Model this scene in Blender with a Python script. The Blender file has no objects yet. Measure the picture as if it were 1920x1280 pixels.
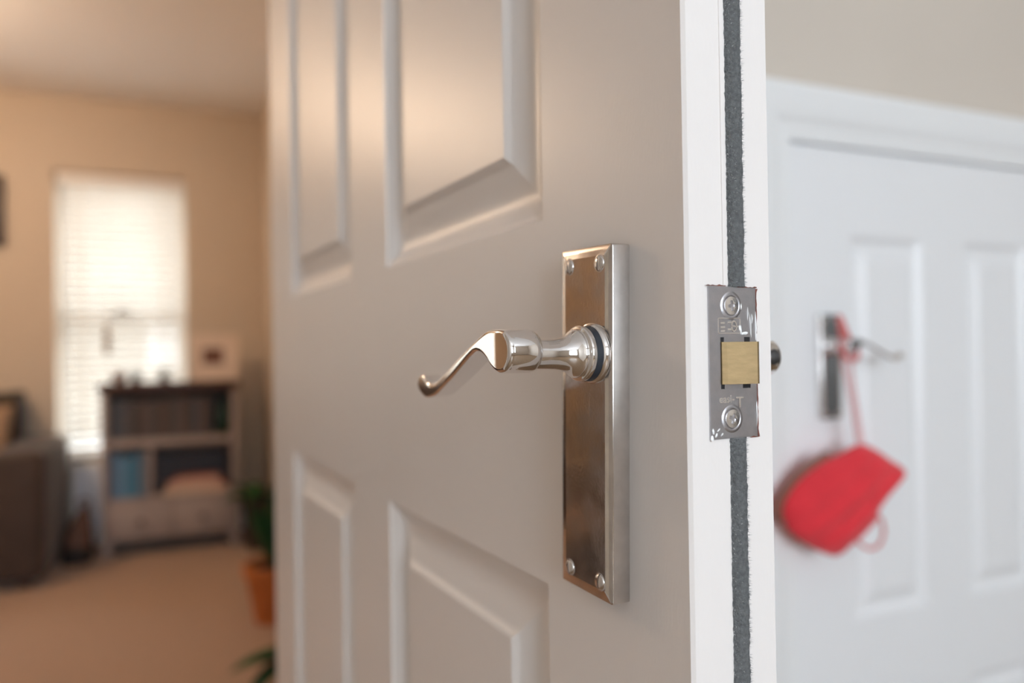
import bpy, bmesh, math, random
from mathutils import Vector, Matrix
random.seed(7)
sc = bpy.context.scene
C = sc.collection
PI = math.pi

# ---------------------------------------------------------------- camera, world, exposure
CAMZ = 1.02
yaw, pitch, roll = math.radians(23.3), math.radians(0.45), math.radians(0.85)
fw = Vector((math.sin(yaw)*math.cos(pitch), math.cos(yaw)*math.cos(pitch), math.sin(pitch)))
rt = Vector((math.cos(yaw), -math.sin(yaw), 0)); up = rt.cross(fw)
rc = rt*math.cos(roll) - up*math.sin(roll); uc = rt*math.sin(roll) + up*math.cos(roll)
cam = bpy.data.cameras.new('camera'); camo = bpy.data.objects.new('camera', cam); C.objects.link(camo)
m3 = Matrix((rc, uc, -fw)).transposed().to_4x4(); m3.translation = (0, 0, CAMZ); camo.matrix_world = m3
cam.sensor_width = 36.0; cam.lens = 36.0*1400/1920; cam.clip_start = 0.01
cam.dof.use_dof = True; cam.dof.focus_distance = 0.289; cam.dof.aperture_fstop = 4.0
sc.camera = camo

w = bpy.data.worlds.new('daylight'); sc.world = w; w.use_nodes = True
bg = w.node_tree.nodes['Background']; bg.inputs[0].default_value = (0.82, 0.895, 1.0, 1); bg.inputs[1].default_value = 17.0
vs = sc.view_settings; vs.view_transform = 'Standard'; vs.look = 'None'; vs.gamma = 1; vs.use_curve_mapping = False
vs.exposure = 0.0
cy = sc.cycles; cy.use_denoising = True; cy.max_bounces = 10; cy.diffuse_bounces = 6; cy.glossy_bounces = 6
cy.transmission_bounces = 8; cy.caustics_reflective = False; cy.caustics_refractive = False; cy.sample_clamp_indirect = 8

def portal(name, loc, size, rot):          # helps the renderer find the daylight in a window opening
    l = bpy.data.lights.new(name, 'AREA'); l.shape = 'RECTANGLE'; l.size, l.size_y = size; l.cycles.is_portal = True
    o = bpy.data.objects.new(name, l); C.objects.link(o); o.location = loc; o.rotation_euler = rot; return o
portal('window_portal', (-0.34, 4.83, 1.22), (0.64, 1.56), (-PI/2, 0, 0))
portal('window_portal', (-1.99, 4.83, 1.22), (0.66, 1.56), (-PI/2, 0, 0))
portal('window_portal', (0.20, -2.92, 1.45), (1.7, 1.5), (PI/2, 0, 0))

# ---------------------------------------------------------------- materials
def mat(name, col, rough=0.5, metal=0.0, var=0.0, vscale=8.0, bump=0.0, bscale=200.0, stretch=None, spec=None, col2=None,
        rvar=0.0, sheen=0.0, coat=0.0):
    m = bpy.data.materials.new(name); m.use_nodes = True; nt = m.node_tree; N = nt.nodes; L = nt.links
    b = N['Principled BSDF']; b.inputs['Base Color'].default_value = (*col, 1)
    b.inputs['Roughness'].default_value = rough; b.inputs['Metallic'].default_value = metal
    if spec is not None: b.inputs['Specular IOR Level'].default_value = spec
    if sheen: b.inputs['Sheen Weight'].default_value = sheen
    if coat: b.inputs['Coat Weight'].default_value = coat
    tc = N.new('ShaderNodeTexCoord'); mp = N.new('ShaderNodeMapping'); L.new(tc.outputs['Object'], mp.inputs[0])
    if stretch: mp.inputs['Scale'].default_value = stretch
    if var or rvar:
        n = N.new('ShaderNodeTexNoise'); n.inputs['Scale'].default_value = vscale; n.inputs['Detail'].default_value = 6
        L.new(mp.outputs[0], n.inputs['Vector'])
        cr = N.new('ShaderNodeMapRange'); cr.inputs[1].default_value = 0.3; cr.inputs[2].default_value = 0.7
        L.new(n.outputs['Fac'], cr.inputs[0])
        if var:
            mx = N.new('ShaderNodeMix'); mx.data_type = 'RGBA'
            c2 = col2 if col2 else tuple(c*(1-var) for c in col)
            mx.inputs[6].default_value = (*col, 1); mx.inputs[7].default_value = (*c2, 1)
            L.new(cr.outputs[0], mx.inputs[0]); L.new(mx.outputs[2], b.inputs['Base Color'])
        if rvar:
            mr = N.new('ShaderNodeMapRange'); mr.inputs[3].default_value = rough; mr.inputs[4].default_value = rough+rvar
            L.new(cr.outputs[0], mr.inputs[0]); L.new(mr.outputs[0], b.inputs['Roughness'])
    if bump:
        n2 = N.new('ShaderNodeTexNoise'); n2.inputs['Scale'].default_value = bscale; n2.inputs['Detail'].default_value = 4
        L.new(mp.outputs[0], n2.inputs['Vector'])
        bp = N.new('ShaderNodeBump'); bp.inputs['Strength'].default_value = bump; bp.inputs['Distance'].default_value = 0.001
        L.new(n2.outputs['Fac'], bp.inputs['Height']); L.new(bp.outputs[0], b.inputs['Normal'])
    return m

M = {}
M['door_paint'] = mat('satin_white_door_paint', (0.80, 0.765, 0.75), 0.36, var=0.03, vscale=5, bump=0.10, bscale=900, stretch=(1, 1, 0.22))
M['cup_paint'] = mat('white_gloss_paint', (0.82, 0.83, 0.85), 0.34, bump=0.06, bscale=500)
M['trim_paint'] = mat('white_trim_paint', (0.82, 0.83, 0.84), 0.35, bump=0.04, bscale=300)
M['hall_wall'] = mat('greige_wall_paint', (0.625, 0.56, 0.49), 0.8, var=0.04, vscale=3, bump=0.1, bscale=300)
M['room_wall'] = mat('tan_wall_paint', (0.60, 0.50, 0.39), 0.8, var=0.05, vscale=2, bump=0.1, bscale=300)
M['ceiling'] = mat('matt_ceiling_paint', (0.88, 0.86, 0.85), 0.9, bump=0.1, bscale=200)
M['carpet'] = mat('tan_carpet', (0.39, 0.235, 0.138), 0.95, var=0.25, vscale=60, bump=0.8, bscale=500, sheen=0.3)
M['hall_floor'] = mat('hall_laminate', (0.30, 0.20, 0.12), 0.4, var=0.4, vscale=6, stretch=(8, 1, 1))
M['chrome'] = mat('polished_chrome', (0.86, 0.85, 0.85), 0.045, 1.0, rvar=0.03, vscale=120)
M['plate_chrome'] = mat('worn_chrome_plate', (0.80, 0.77, 0.75), 0.08, 1.0, var=0.22, vscale=90, rvar=0.10, bump=0.02, bscale=700)
M['steel'] = mat('satin_latch_steel', (0.50, 0.49, 0.515), 0.30, 1.0, var=0.15, vscale=150, bump=0.05, bscale=1200, rvar=0.15)
M['screw'] = mat('screw_steel', (0.74, 0.72, 0.71), 0.22, 1.0)
M['brass'] = mat('dull_brass', (0.30, 0.21, 0.105), 0.5, 0.75, var=0.2, vscale=140, bump=0.1, bscale=900, stretch=(1, 1, 4))
M['rubber'] = mat('dark_washer', (0.025, 0.03, 0.04), 0.35)
M['dark'] = mat('shade_black', (0.015, 0.013, 0.015), 0.7)  # near-black colour standing for the shade inside openings
M['pile'] = mat('grey_seal_pile', (0.17, 0.18, 0.185), 0.9, var=0.45, vscale=700, bump=1.0, bscale=1500)
M['fibre'] = mat('grey_fibre', (0.24, 0.25, 0.26), 0.6)
M['fibre_pale'] = mat('pale_fibre', (0.62, 0.63, 0.63), 0.5)
M['undercoat'] = mat('red_brown_undercoat', (0.22, 0.075, 0.055), 0.7, var=0.5, vscale=600)
M['dab'] = mat('white_paint_dab', (0.86, 0.87, 0.88), 0.35)
M['red'] = mat('red_cotton', (0.80, 0.028, 0.045), 0.85, var=0.15, vscale=30, bump=0.5, bscale=1400, sheen=0.2)
M['mask_edge'] = mat('brown_edge_cloth', (0.24, 0.10, 0.07), 0.9, bump=0.4, bscale=1000)
M['elastic'] = mat('red_pink_elastic', (0.66, 0.16, 0.15), 0.8, bump=0.5, bscale=900)
M['elastic_pale'] = mat('pale_pink_elastic', (0.75, 0.42, 0.42), 0.8, bump=0.5, bscale=900)
M['blind'] = mat('cream_blind_slat', (0.84, 0.80, 0.74), 0.5)
M['blind_rail'] = mat('cream_blind_rail', (0.90, 0.86, 0.81), 0.5)
M['cord'] = mat('cream_cord', (0.70, 0.62, 0.5), 0.8)
M['tassel'] = mat('wood_tassel', (0.35, 0.22, 0.10), 0.5, var=0.3, vscale=40)
M['upvc'] = mat('white_window_frame', (0.80, 0.78, 0.74), 0.35)
M['bronze'] = mat('dark_sash_catch', (0.05, 0.03, 0.02), 0.5, 0.0)
M['sofa'] = mat('dark_brown_sofa', (0.055, 0.034, 0.026), 0.75, var=0.3, vscale=14, bump=0.5, bscale=400, sheen=0.2)
M['throw'] = mat('blackish_throw', (0.045, 0.032, 0.022), 0.9, bump=0.6, bscale=300)
M['cushion'] = mat('tan_cushion', (0.42, 0.27, 0.17), 0.85, var=0.2, vscale=20, bump=0.4, bscale=500)
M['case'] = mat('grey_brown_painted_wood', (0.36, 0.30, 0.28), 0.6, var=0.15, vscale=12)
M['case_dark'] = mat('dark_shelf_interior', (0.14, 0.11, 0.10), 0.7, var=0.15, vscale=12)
M['case_top'] = mat('dark_walnut_top', (0.085, 0.035, 0.02), 0.45, var=0.4, vscale=10, stretch=(1, 8, 8))
M['paper'] = mat('page_edges', (0.62, 0.55, 0.45), 0.9)
M['terracotta'] = mat('terracotta', (0.50, 0.15, 0.035), 0.8, var=0.2, vscale=20)
M['dark_pot'] = mat('dark_glazed_pot', (0.028, 0.02, 0.016), 0.3)
M['soil'] = mat('soil', (0.05, 0.03, 0.02), 0.95, var=0.5, vscale=60)
M['leaf'] = mat('green_leaf', (0.045, 0.13, 0.035), 0.65, spec=0.2, var=0.4, vscale=15)
M['leaf2'] = mat('deep_green_leaf', (0.018, 0.085, 0.03), 0.65, spec=0.2, var=0.4, vscale=15)
M['bag'] = mat('brown_leather', (0.15, 0.075, 0.05), 0.6, var=0.3, vscale=20)
M['bag_dark'] = mat('black_bag_base', (0.02, 0.016, 0.015), 0.6)
M['radiator'] = mat('white_radiator_enamel', (0.70, 0.73, 0.80), 0.4)
M['print'] = mat('framed_print_paper', (0.70, 0.57, 0.47), 0.7)
M['white_frame'] = mat('pale_picture_frame', (0.72, 0.58, 0.46), 0.5)
M['motif'] = mat('brown_print_ink', (0.16, 0.075, 0.055), 0.8)
M['black_frame'] = mat('dark_picture_frame', (0.05, 0.03, 0.022), 0.4)
M['dark_print'] = mat('dark_print', (0.10, 0.06, 0.045), 0.6, var=0.5, vscale=8)
M['vase'] = mat('dark_green_glaze', (0.008, 0.03, 0.015), 0.25)
def glass_mat(name='clear_window_glass'):
    m = bpy.data.materials.new(name); m.use_nodes = True; nt = m.node_tree; N = nt.nodes
    for n in list(N): N.remove(n)
    o = N.new('ShaderNodeOutputMaterial'); t = N.new('ShaderNodeBsdfTransparent'); g = N.new('ShaderNodeBsdfGlossy')
    g.inputs['Roughness'].default_value = 0.02; mx = N.new('ShaderNodeMixShader'); mx.inputs[0].default_value = 0.075
    t.inputs[0].default_value = (0.95, 0.96, 0.95, 1)
    nt.links.new(t.outputs[0], mx.inputs[1]); nt.links.new(g.outputs[0], mx.inputs[2]); nt.links.new(mx.outputs[0], o.inputs[0])
    return m
M['glass'] = glass_mat()
# thin cream slats let some daylight through
nt = M['blind'].node_tree; b = nt.nodes['Principled BSDF']; tr = nt.nodes.new('ShaderNodeBsdfTranslucent')
tr.inputs[0].default_value = (0.90, 0.80, 0.69, 1); mx = nt.nodes.new('ShaderNodeMixShader'); mx.inputs[0].default_value = 0.06
nt.links.new(b.outputs[0], mx.inputs[1]); nt.links.new(tr.outputs[0], mx.inputs[2])
nt.links.new(mx.outputs[0], nt.nodes['Material Output'].inputs[0])
def emit_mat(name, col, s):
    m = bpy.data.materials.new(name); m.use_nodes = True; b = m.node_tree.nodes['Principled BSDF']
    b.inputs['Base Color'].default_value = (*col, 1); b.inputs['Emission Color'].default_value = (*col, 1)
    b.inputs['Emission Strength'].default_value = s; return m
LAMP = 51.0
M['lamp'] = emit_mat('glowing_paper_globe', (1.0, 0.72, 0.49), LAMP)

# ---------------------------------------------------------------- mesh helpers
class MB:
    def __init__(s): s.v = []; s.f = []
    def add(s, vs, fs):
        k = len(s.v); s.v += [tuple(p) for p in vs]; s.f += [tuple(i+k for i in f) for f in fs]; return s
    def box(s, a, b):
        (x0, y0, z0), (x1, y1, z1) = a, b
        return s.add([(x0,y0,z0),(x1,y0,z0),(x1,y1,z0),(x0,y1,z0),(x0,y0,z1),(x1,y0,z1),(x1,y1,z1),(x0,y1,z1)],
                     [(0,3,2,1),(4,5,6,7),(0,1,5,4),(1,2,6,5),(2,3,7,6),(3,0,4,7)])
    def lathe(s, prof, seg=32, o=(0,0,0), ax='Z', caps=True):
        vs = []
        for r, h in prof:
            for k in range(seg):
                a = 2*PI*k/seg; p = (r*math.cos(a), r*math.sin(a), h)
                if ax == 'X': p = (h, r*math.cos(a), r*math.sin(a))
                if ax == 'Y': p = (r*math.sin(a), h, r*math.cos(a))
                vs.append((p[0]+o[0], p[1]+o[1], p[2]+o[2]))
        fs = [(i*seg+k, i*seg+(k+1) % seg, (i+1)*seg+(k+1) % seg, (i+1)*seg+k) for i in range(len(prof)-1) for k in range(seg)]
        if caps:
            fs.append(tuple(range(seg-1, -1, -1))); n = (len(prof)-1)*seg; fs.append(tuple(range(n, n+seg)))
        return s.add(vs, fs)
    def tube(s, pts, r, seg=8):
        pts = [Vector(p) for p in pts]; rings = []
        for i, p in enumerate(pts):
            t = (pts[min(i+1, len(pts)-1)] - pts[max(i-1, 0)]).normalized()
            a = t.cross(Vector((0, 0, 1)) if abs(t.z) < 0.9 else Vector((0, 1, 0))).normalized(); b = t.cross(a)
            rr = r[i] if isinstance(r, (list, tuple)) else r
            rings += [p + (a*math.cos(2*PI*k/seg) + b*math.sin(2*PI*k/seg))*rr for k in range(seg)]
        n = len(pts)
        fs = [(i*seg+k, i*seg+(k+1) % seg, (i+1)*seg+(k+1) % seg, (i+1)*seg+k) for i in range(n-1) for k in range(seg)]
        fs += [tuple(range(seg-1, -1, -1)), tuple(range((n-1)*seg, n*seg))]
        return s.add(rings, fs)
    def mesh(s, name, m, smooth=None, tri=False):
        me = bpy.data.meshes.new(name); me.from_pydata(s.v, [], s.f)
        bm = bmesh.new(); bm.from_mesh(me)
        bmesh.ops.recalc_face_normals(bm, faces=bm.faces)
        if tri: bmesh.ops.triangulate(bm, faces=[f for f in bm.faces if len(f.verts) > 4])
        bm.to_mesh(me); bm.free()
        for mm in (m if isinstance(m, (list, tuple)) else [m]): me.materials.append(mm)
        if smooth is not None:
            me.polygons.foreach_set('use_smooth', [True]*len(me.polygons)); me.set_sharp_from_angle(angle=math.radians(smooth))
        return me
    def obj(s, name, m, parent=None, smooth=None, loc=None, tri=False):
        return link(name, s.mesh(name, m, smooth, tri), parent, loc)
def link(name, me, parent=None, loc=None):
    o = bpy.data.objects.new(name, me); C.objects.link(o); o.parent = parent
    if loc: o.location = loc
    return o
def rbox(name, a, b, r, m, parent=None, seg=3, loc=None, fn=None):
    bm = bmesh.new(); bmesh.ops.create_cube(bm, size=1)
    for v in bm.verts: v.co = [a[i] + (v.co[i]+0.5)*(b[i]-a[i]) for i in range(3)]
    bmesh.ops.bevel(bm, geom=bm.edges[:], offset=r, segments=seg, affect='EDGES', profile=0.5)
    if fn:
        bmesh.ops.subdivide_edges(bm, edges=[e for e in bm.edges if e.calc_length() > 4*r], cuts=6, use_grid_fill=True)
        for v in bm.verts: v.co = fn(v.co)
    me = bpy.data.meshes.new(name); bm.to_mesh(me); bm.free(); me.materials.append(m)
    me.polygons.foreach_set('use_smooth', [True]*len(me.polygons)); me.set_sharp_from_angle(angle=math.radians(40))
    return link(name, me, parent, loc)
def tag(o, label=None, cat=None, group=None, kind=None):
    if label: o['label'] = label
    if cat: o['category'] = cat
    if group: o['group'] = group
    if kind: o['kind'] = kind
    return o
def empty(name, loc, rz=0.0):
    o = bpy.data.objects.new(name, None); C.objects.link(o); o.location = loc; o.rotation_euler = (0, 0, rz); o.empty_display_size = 0.05; return o
def struct(o, label, cat): return tag(o, label, cat, kind='structure')
def cr(pts, n=6, closed=True):                       # Catmull-Rom
    out = []; k = len(pts)
    rng = range(k) if closed else range(k-1)
    for i in rng:
        g = lambda j: Vector(pts[j % k] if closed else pts[max(0, min(k-1, j))])
        a, b, c, d = g(i-1), g(i), g(i+1), g(i+2)
        for q in range(n):
            t = q/n
            out.append(0.5*((2*b) + (c-a)*t + (2*a-5*b+4*c-d)*t*t + (3*b-a-3*c+d)*t**3))
    if not closed: out.append(Vector(pts[-1]))
    return out

# ---------------------------------------------------------------- the setting
def wall_y(name, x0, x1, z0, z1, y0, y1, holes, m):   # wall along X with rectangular openings
    xs = sorted({x0, x1, *[h[0] for h in holes], *[h[1] for h in holes]}); zs = sorted({z0, z1, *[h[2] for h in holes], *[h[3] for h in holes]})
    mb = MB()
    solid = lambda i, j: 0 <= i < len(xs)-1 and 0 <= j < len(zs)-1 and not any(h[0] <= (xs[i]+xs[i+1])/2 <= h[1] and h[2] <= (zs[j]+zs[j+1])/2 <= h[3] for h in holes)
    for i in range(len(xs)-1):
        for j in range(len(zs)-1):
            if not solid(i, j): continue
            a, b, c, d = xs[i], xs[i+1], zs[j], zs[j+1]
            mb.add([(a,y0,c),(b,y0,c),(b,y0,d),(a,y0,d)], [(0,1,2,3)]); mb.add([(a,y1,c),(b,y1,c),(b,y1,d),(a,y1,d)], [(3,2,1,0)])
            if not solid(i-1, j): mb.add([(a,y0,c),(a,y0,d),(a,y1,d),(a,y1,c)], [(0,1,2,3)])
            if not solid(i+1, j): mb.add([(b,y0,c),(b,y1,c),(b,y1,d),(b,y0,d)], [(0,1,2,3)])
            if not solid(i, j-1): mb.add([(a,y0,c),(a,y1,c),(b,y1,c),(b,y0,c)], [(0,1,2,3)])
            if not solid(i, j+1): mb.add([(a,y0,d),(b,y0,d),(b,y1,d),(a,y1,d)], [(0,1,2,3)])
    me = bpy.data.meshes.new(name); me.from_pydata(mb.v, [], mb.f)
    bm = bmesh.new(); bm.from_mesh(me); bmesh.ops.remove_doubles(bm, verts=bm.verts, dist=1e-5); bmesh.ops.recalc_face_normals(bm, faces=bm.faces)
    bm.to_mesh(me); bm.free(); me.materials.append(m); return link(name, me)
CE = 2.40
WX0, WX1, WZ0, WZ1 = -0.66, -0.02, 0.44, 2.00        # the window with the blind
struct(MB().box((-3.4, 1.03, -0.1), (0.40, 4.85, 0.0)).obj('floor', M['carpet']), 'tan fitted carpet of the room beyond the door', 'carpet')
struct(MB().box((-1.1, -2.95, -0.1), (2.1, 1.03, 0.0)).obj('floor', M['hall_floor']), 'wooden hall floor under the open door', 'floor')
struct(MB().box((-3.4, 1.03, CE), (0.40, 4.85, CE+0.1)).obj('ceiling', M['ceiling']), 'pale ceiling of the room with the blind', 'ceiling')
struct(MB().box((-1.1, -2.95, CE), (2.1, 1.03, CE+0.1)).obj('ceiling', M['ceiling']), 'white ceiling of the hall', 'ceiling')
struct(wall_y('wall_back', -3.4, 0.40, 0, CE, 4.6, 4.85, [(WX0, WX1, WZ0, WZ1), (-2.32, -1.66, WZ0, WZ1)], M['room_wall']), 'tan wall around the window with the blind', 'wall')
struct(MB().box((0.40, 1.13, 0), (0.50, 4.85, CE)).obj('wall_right', M['room_wall']), 'tan side wall behind the potted plants', 'wall')
struct(MB().box((-3.5, 1.03, 0), (-3.4, 4.85, CE)).obj('wall_left', M['room_wall']), 'tan side wall opposite the potted plants', 'wall')
OPX0, OPX1, OPZ = -0.66, 0.165, 2.03
struct(wall_y('wall_front', -3.4, 0.62, 0, CE, 1.03, 1.13, [(OPX0, OPX1, -1, OPZ)], M['room_wall']), 'wall holding the doorway between hall and room', 'wall')
CX0, CX1, CTOP, CY = 0.748, 1.362, 1.297, 0.78        # cupboard door opening and its wall plane
struct(wall_y('wall_cupboard', 0.60, 2.1, 0, CE, CY+0.012, CY+0.10, [(CX0-0.018, CX1+0.018, -1, CTOP+0.016)], M['hall_wall']), 'greige hall wall above the white cupboard door', 'wall')
struct(MB().box((0.60, CY+0.10, 0), (0.66, 1.03, CE)).obj('wall_return', M['hall_wall']), 'short greige return wall beside the doorway', 'wall')
struct(MB().box((2.1, -2.95, 0), (2.2, 0.88, CE)).obj('wall_hall_right', M['hall_wall']), 'greige side wall of the hall past the cupboard', 'wall')
struct(MB().box((-1.2, -2.95, 0), (-1.1, 1.03, CE)).obj('wall_hall_left', M['hall_wall']), 'greige side wall of the hall facing the open door', 'wall')
struct(wall_y('wall_hall_end', -1.1, 2.1, 0, CE, -2.95, -2.85, [(-0.65, 1.05, 0.70, 2.20)], M['hall_wall']), 'greige hall end wall with a wide window', 'wall')
# doorway lining and architraves
mb = MB(); mb.box((OPX0, 1.0, 0), (OPX0+0.025, 1.135, OPZ)); mb.box((OPX1-0.022, 1.0, 0), (OPX1, 1.135, OPZ)); mb.box((OPX0, 1.0, OPZ-0.025), (OPX1, 1.135, OPZ))
struct(mb.obj('trim_1', M['trim_paint']), 'white lining of the doorway behind the open door', 'door frame')
mb = MB(); mb.box((OPX0-0.06, 1.012, 0), (OPX0, 1.03, OPZ+0.06)); mb.box((OPX1, 1.012, 0), (OPX1+0.06, 1.03, OPZ+0.06)); mb.box((OPX0, 1.012, OPZ), (OPX1, 1.03, OPZ+0.06))
struct(mb.obj('trim_2', M['trim_paint']), 'white architrave round the doorway on the hall side', 'architrave')
def skirting(name, a, b, label):
    o = rbox(name, a, b, 0.006, M['trim_paint'], seg=2); return struct(o, label, 'skirting board')
skirting('baseboard_back', (-3.4, 4.582, 0), (0.40, 4.6, 0.12), 'white skirting board below the window with the blind')
skirting('baseboard_right', (0.382, 1.13, 0), (0.40, 4.58, 0.12), 'white skirting board behind the potted plants')
M['paving'] = mat('pale_paving', (0.29, 0.265, 0.235), 0.9, var=0.3, vscale=2)
struct(MB().box((-14, 4.86, -0.3), (12, 30, -0.2)).obj('ground', M['paving']), 'pale paving outside the window with the blind', 'ground')
# windows: frame, sash bars, panes
def window(name, x0, x1, label, catch=True):
    t = empty(name, ((x0+x1)/2, 4.76, WZ0)); ox, oy, oz = t.location
    def B(a, b): return (a[0]-ox, a[1]-oy, a[2]-oz), (b[0]-ox, b[1]-oy, b[2]-oz)
    mb = MB(); zm = 1.224
    for a, b in (((x0, 4.74, WZ0), (x0+0.05, 4.80, WZ1)), ((x1-0.05, 4.74, WZ0), (x1, 4.80, WZ1)), ((x0+0.05, 4.74, WZ1-0.055), (x1-0.05, 4.80, WZ1)), ((x0+0.05, 4.74, WZ0), (x1-0.05, 4.80, WZ0+0.06))):
        mb.box(*B(a, b))
    mb.obj('window_frame', M['upvc'], t)
    MB().box(*B((x0+0.05, 4.735, zm-0.033), (x1-0.05, 4.80, zm+0.033))).obj('meeting_rail', M['upvc'], t)
    MB().box(*B((x0+0.05, 4.768, zm+0.033), (x1-0.05, 4.772, WZ1-0.055))).obj('pane', M['glass'], t)
    MB().box(*B((x0+0.05, 4.768, WZ0+0.06), (x1-0.05, 4.772, zm-0.033))).obj('pane', M['glass'], t)
    rbox('window_sill', *B((x0-0.03, 4.57, WZ0-0.025), (x1+0.03, 4.74, WZ0)), 0.006, M['upvc'], t)
    if catch:
        mb = MB(); q = lambda x, y, z: (x-ox, y-oy, z-oz)
        cx = (x0+x1)/2 - 0.012
        pr = [(-0.075, 0), (0.075, 0), (0.06, 0.012), (0.022, 0.03), (0.012, 0.052), (-0.012, 0.052), (-0.022, 0.03), (-0.06, 0.012)]
        n = len(pr); mb.add([q(cx+a, y, zm+0.005+b) for y in (4.705, 4.735) for a, b in pr], [(i, (i+1) % n, n+(i+1) % n, n+i) for i in range(n)] + [tuple(range(n)), tuple(range(2*n-1, n-1, -1))])
        mb.obj('sash_catch', M['bronze'], t, tri=True)
    struct(t, label, 'window'); return t
window('window_1', WX0, WX1, 'tall sash window behind the cream slatted blind')
window('window_2', -2.32, -1.66, 'tall sash window without a blind in the tan wall', False)
t = empty('window_3', (0.20, -2.9, 0.70)); mb = MB()
for a, b in (((-0.85, -0.03, 0), (-0.79, 0.03, 1.5)), ((0.79, -0.03, 0), (0.85, 0.03, 1.5)), ((-0.79, -0.03, 0), (0.79, 0.03, 0.06)), ((-0.79, -0.03, 1.44), (0.79, 0.03, 1.5)), ((-0.03, -0.03, 0.06), (0.03, 0.03, 1.44))): mb.box(a, b)
mb.obj('window_frame', M['upvc'], t)
for a in (-0.79, 0.03): MB().box((a, -0.003, 0.06), (a+0.76, 0.003, 1.44)).obj('pane', M['glass'], t)
struct(t, 'wide two-pane window at the end of the hall', 'window')

# ---------------------------------------------------------------- lever handle on a backplate (built three times)
LEV = [(-0.2, 9.9), (4.6, 10.1), (10.6, 9.9), (16.4, 8.3), (24.0, 5.4), (31.9, 2.0), (40.2, -1.5), (48.9, -5.5), (58.1, -9.5), (64.4, -12.1),
       (69.6, -13.3), (74.8, -12.7), (78.1, -10.8), (81.5, -9.4), (86.4, -10.0), (89.4, -12.7), (88.8, -15.8), (85.3, -18.2), (79.1, -20.0),
       (72.4, -19.6), (65.9, -18.3), (60.1, -15.9), (52.1, -12.4), (43.3, -8.4), (34.8, -4.1), (26.7, -0.3), (21.6, 1.3), (16.6, 0.8), (11.9, -1.5),
       (8.2, -4.4), (4.2, -6.3), (0.2, -7.0), (-4.5, -5.7), (-7.6, -2.2), (-8.4, 1.6), (-7.4, 5.7), (-4.4, 8.8)]
def handle(root, P, tilt=0.0, wear=True):
    """P maps (u along lever, h out of the door, z up) in mm, origin at the spindle on the door face, to root-local metres"""
    ct, st = math.cos(tilt), math.sin(tilt)
    T = lambda u, h, z: P(u*ct - z*st, h, u*st + z*ct)
    U0, U1, Z0, Z1 = -13.2, 24.4, -100.0, 44.0
    mb = MB(); rings = [(0, 0), (0, 7.7), (0.12, 8.15), (0.5, 8.42), (2.4, 8.7), (4.3, 9.0)]
    vs = []; rad = 1.0
    for ins, h in rings:
        for (cu, cz, a0) in ((U1-rad, Z1-rad, 0), (U0+rad, Z1-rad, PI/2), (U0+rad, Z0+rad, PI), (U1-rad, Z0+rad, 1.5*PI)):
            for q in range(4):
                a = a0 + q*PI/6; r = rad
                su = 1 if cu > (U0+U1)/2 else -1; sz = 1 if cz > (Z0+Z1)/2 else -1
                vs.append(T(cu - su*ins + r*math.cos(a), h, cz - sz*ins + r*math.sin(a)))
    n = 16; R = len(rings)
    mb.add(vs, [(i*n+k, i*n+(k+1) % n, (i+1)*n+(k+1) % n, (i+1)*n+k) for i in range(R-1) for k in range(n)]); mb.add(vs[-n:], [tuple(range(n))]); mb.add(vs[:n], [tuple(range(n))])
    plate = mb.obj('handle_backplate', M['plate_chrome'], root, smooth=24)
    plate['label'] = 'worn chrome rectangular backplate with four corner screws'
    # slotted raised-head screws
    for su, sz in ((U0+8.0, Z1-7.4), (U1-7.4, Z1-7.4), (U0+8.0, Z0+7.4), (U1-7.4, Z0+7.4)):
        ang = random.uniform(-0.5, 0.9) if sz > 0 else random.uniform(-0.2, 0.25); ca, sa = math.cos(ang), math.sin(ang)
        S = lambda a, b, h: T(su + a*ca - b*sa, h, sz + a*sa + b*ca)
        mb = MB(); seg = 28
        for sgn in (-1, 1):                       # two half domes either side of a slot
            prof = [(3.25, 8.95), (3.2, 9.2), (2.7, 9.65), (1.8, 9.95), (0.55, 10.1)]
            vs = []
            for r, h in prof:
                a0 = math.asin(min(1, 0.42/r)) if r > 0.42 else PI/2
                for k in range(13):
                    a = a0 + (PI-2*a0)*k/12
                    vs.append(S(sgn*r*math.sin(a), r*math.cos(a)*1.0, h))
            mb.add(vs, [(i*13+k, i*13+k+1, (i+1)*13+k+1, (i+1)*13+k) for i in range(4) for k in range(12)])
            for k in (0, 12): pass
        mb.add([S(a, b, 9.25) for a, b in ((-0.7, -3.1), (0.7, -3.1), (0.7, 3.1), (-0.7, 3.1))], [(0, 1, 2, 3)])
        for sx in (-0.42, 0.42): mb.add([S(sx, -3.1, 9.2), S(sx, 3.1, 9.2), S(sx, 1.5, 9.98), S(sx, -1.5, 9.98)], [(0, 1, 2, 3)])
        vs = [S(3.75*math.cos(2*PI*k/seg), 3.75*math.sin(2*PI*k/seg), 9.02) for k in range(seg)] + [S(3.25*math.cos(2*PI*k/seg), 3.25*math.sin(2*PI*k/seg), 9.06) for k in range(seg)]
        mb.add(vs, [(k, (k+1) % seg, seg+(k+1) % seg, seg+k) for k in range(seg)])
        mb.obj('screw', M['screw'], plate, smooth=40)
    def lathe(prof, seg=48, cz=0.0):
        mb = MB(); vs = [P(r*math.cos(2*PI*k/seg), h, cz + r*math.sin(2*PI*k/seg)) for h, r in prof for k in range(seg)]
        return mb.add(vs, [(i*seg+k, i*seg+(k+1) % seg, (i+1)*seg+(k+1) % seg, (i+1)*seg+k) for i in range(len(prof)-1) for k in range(seg)] + [tuple(range(seg)), tuple(range((len(prof)-1)*seg, len(prof)*seg))])
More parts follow.
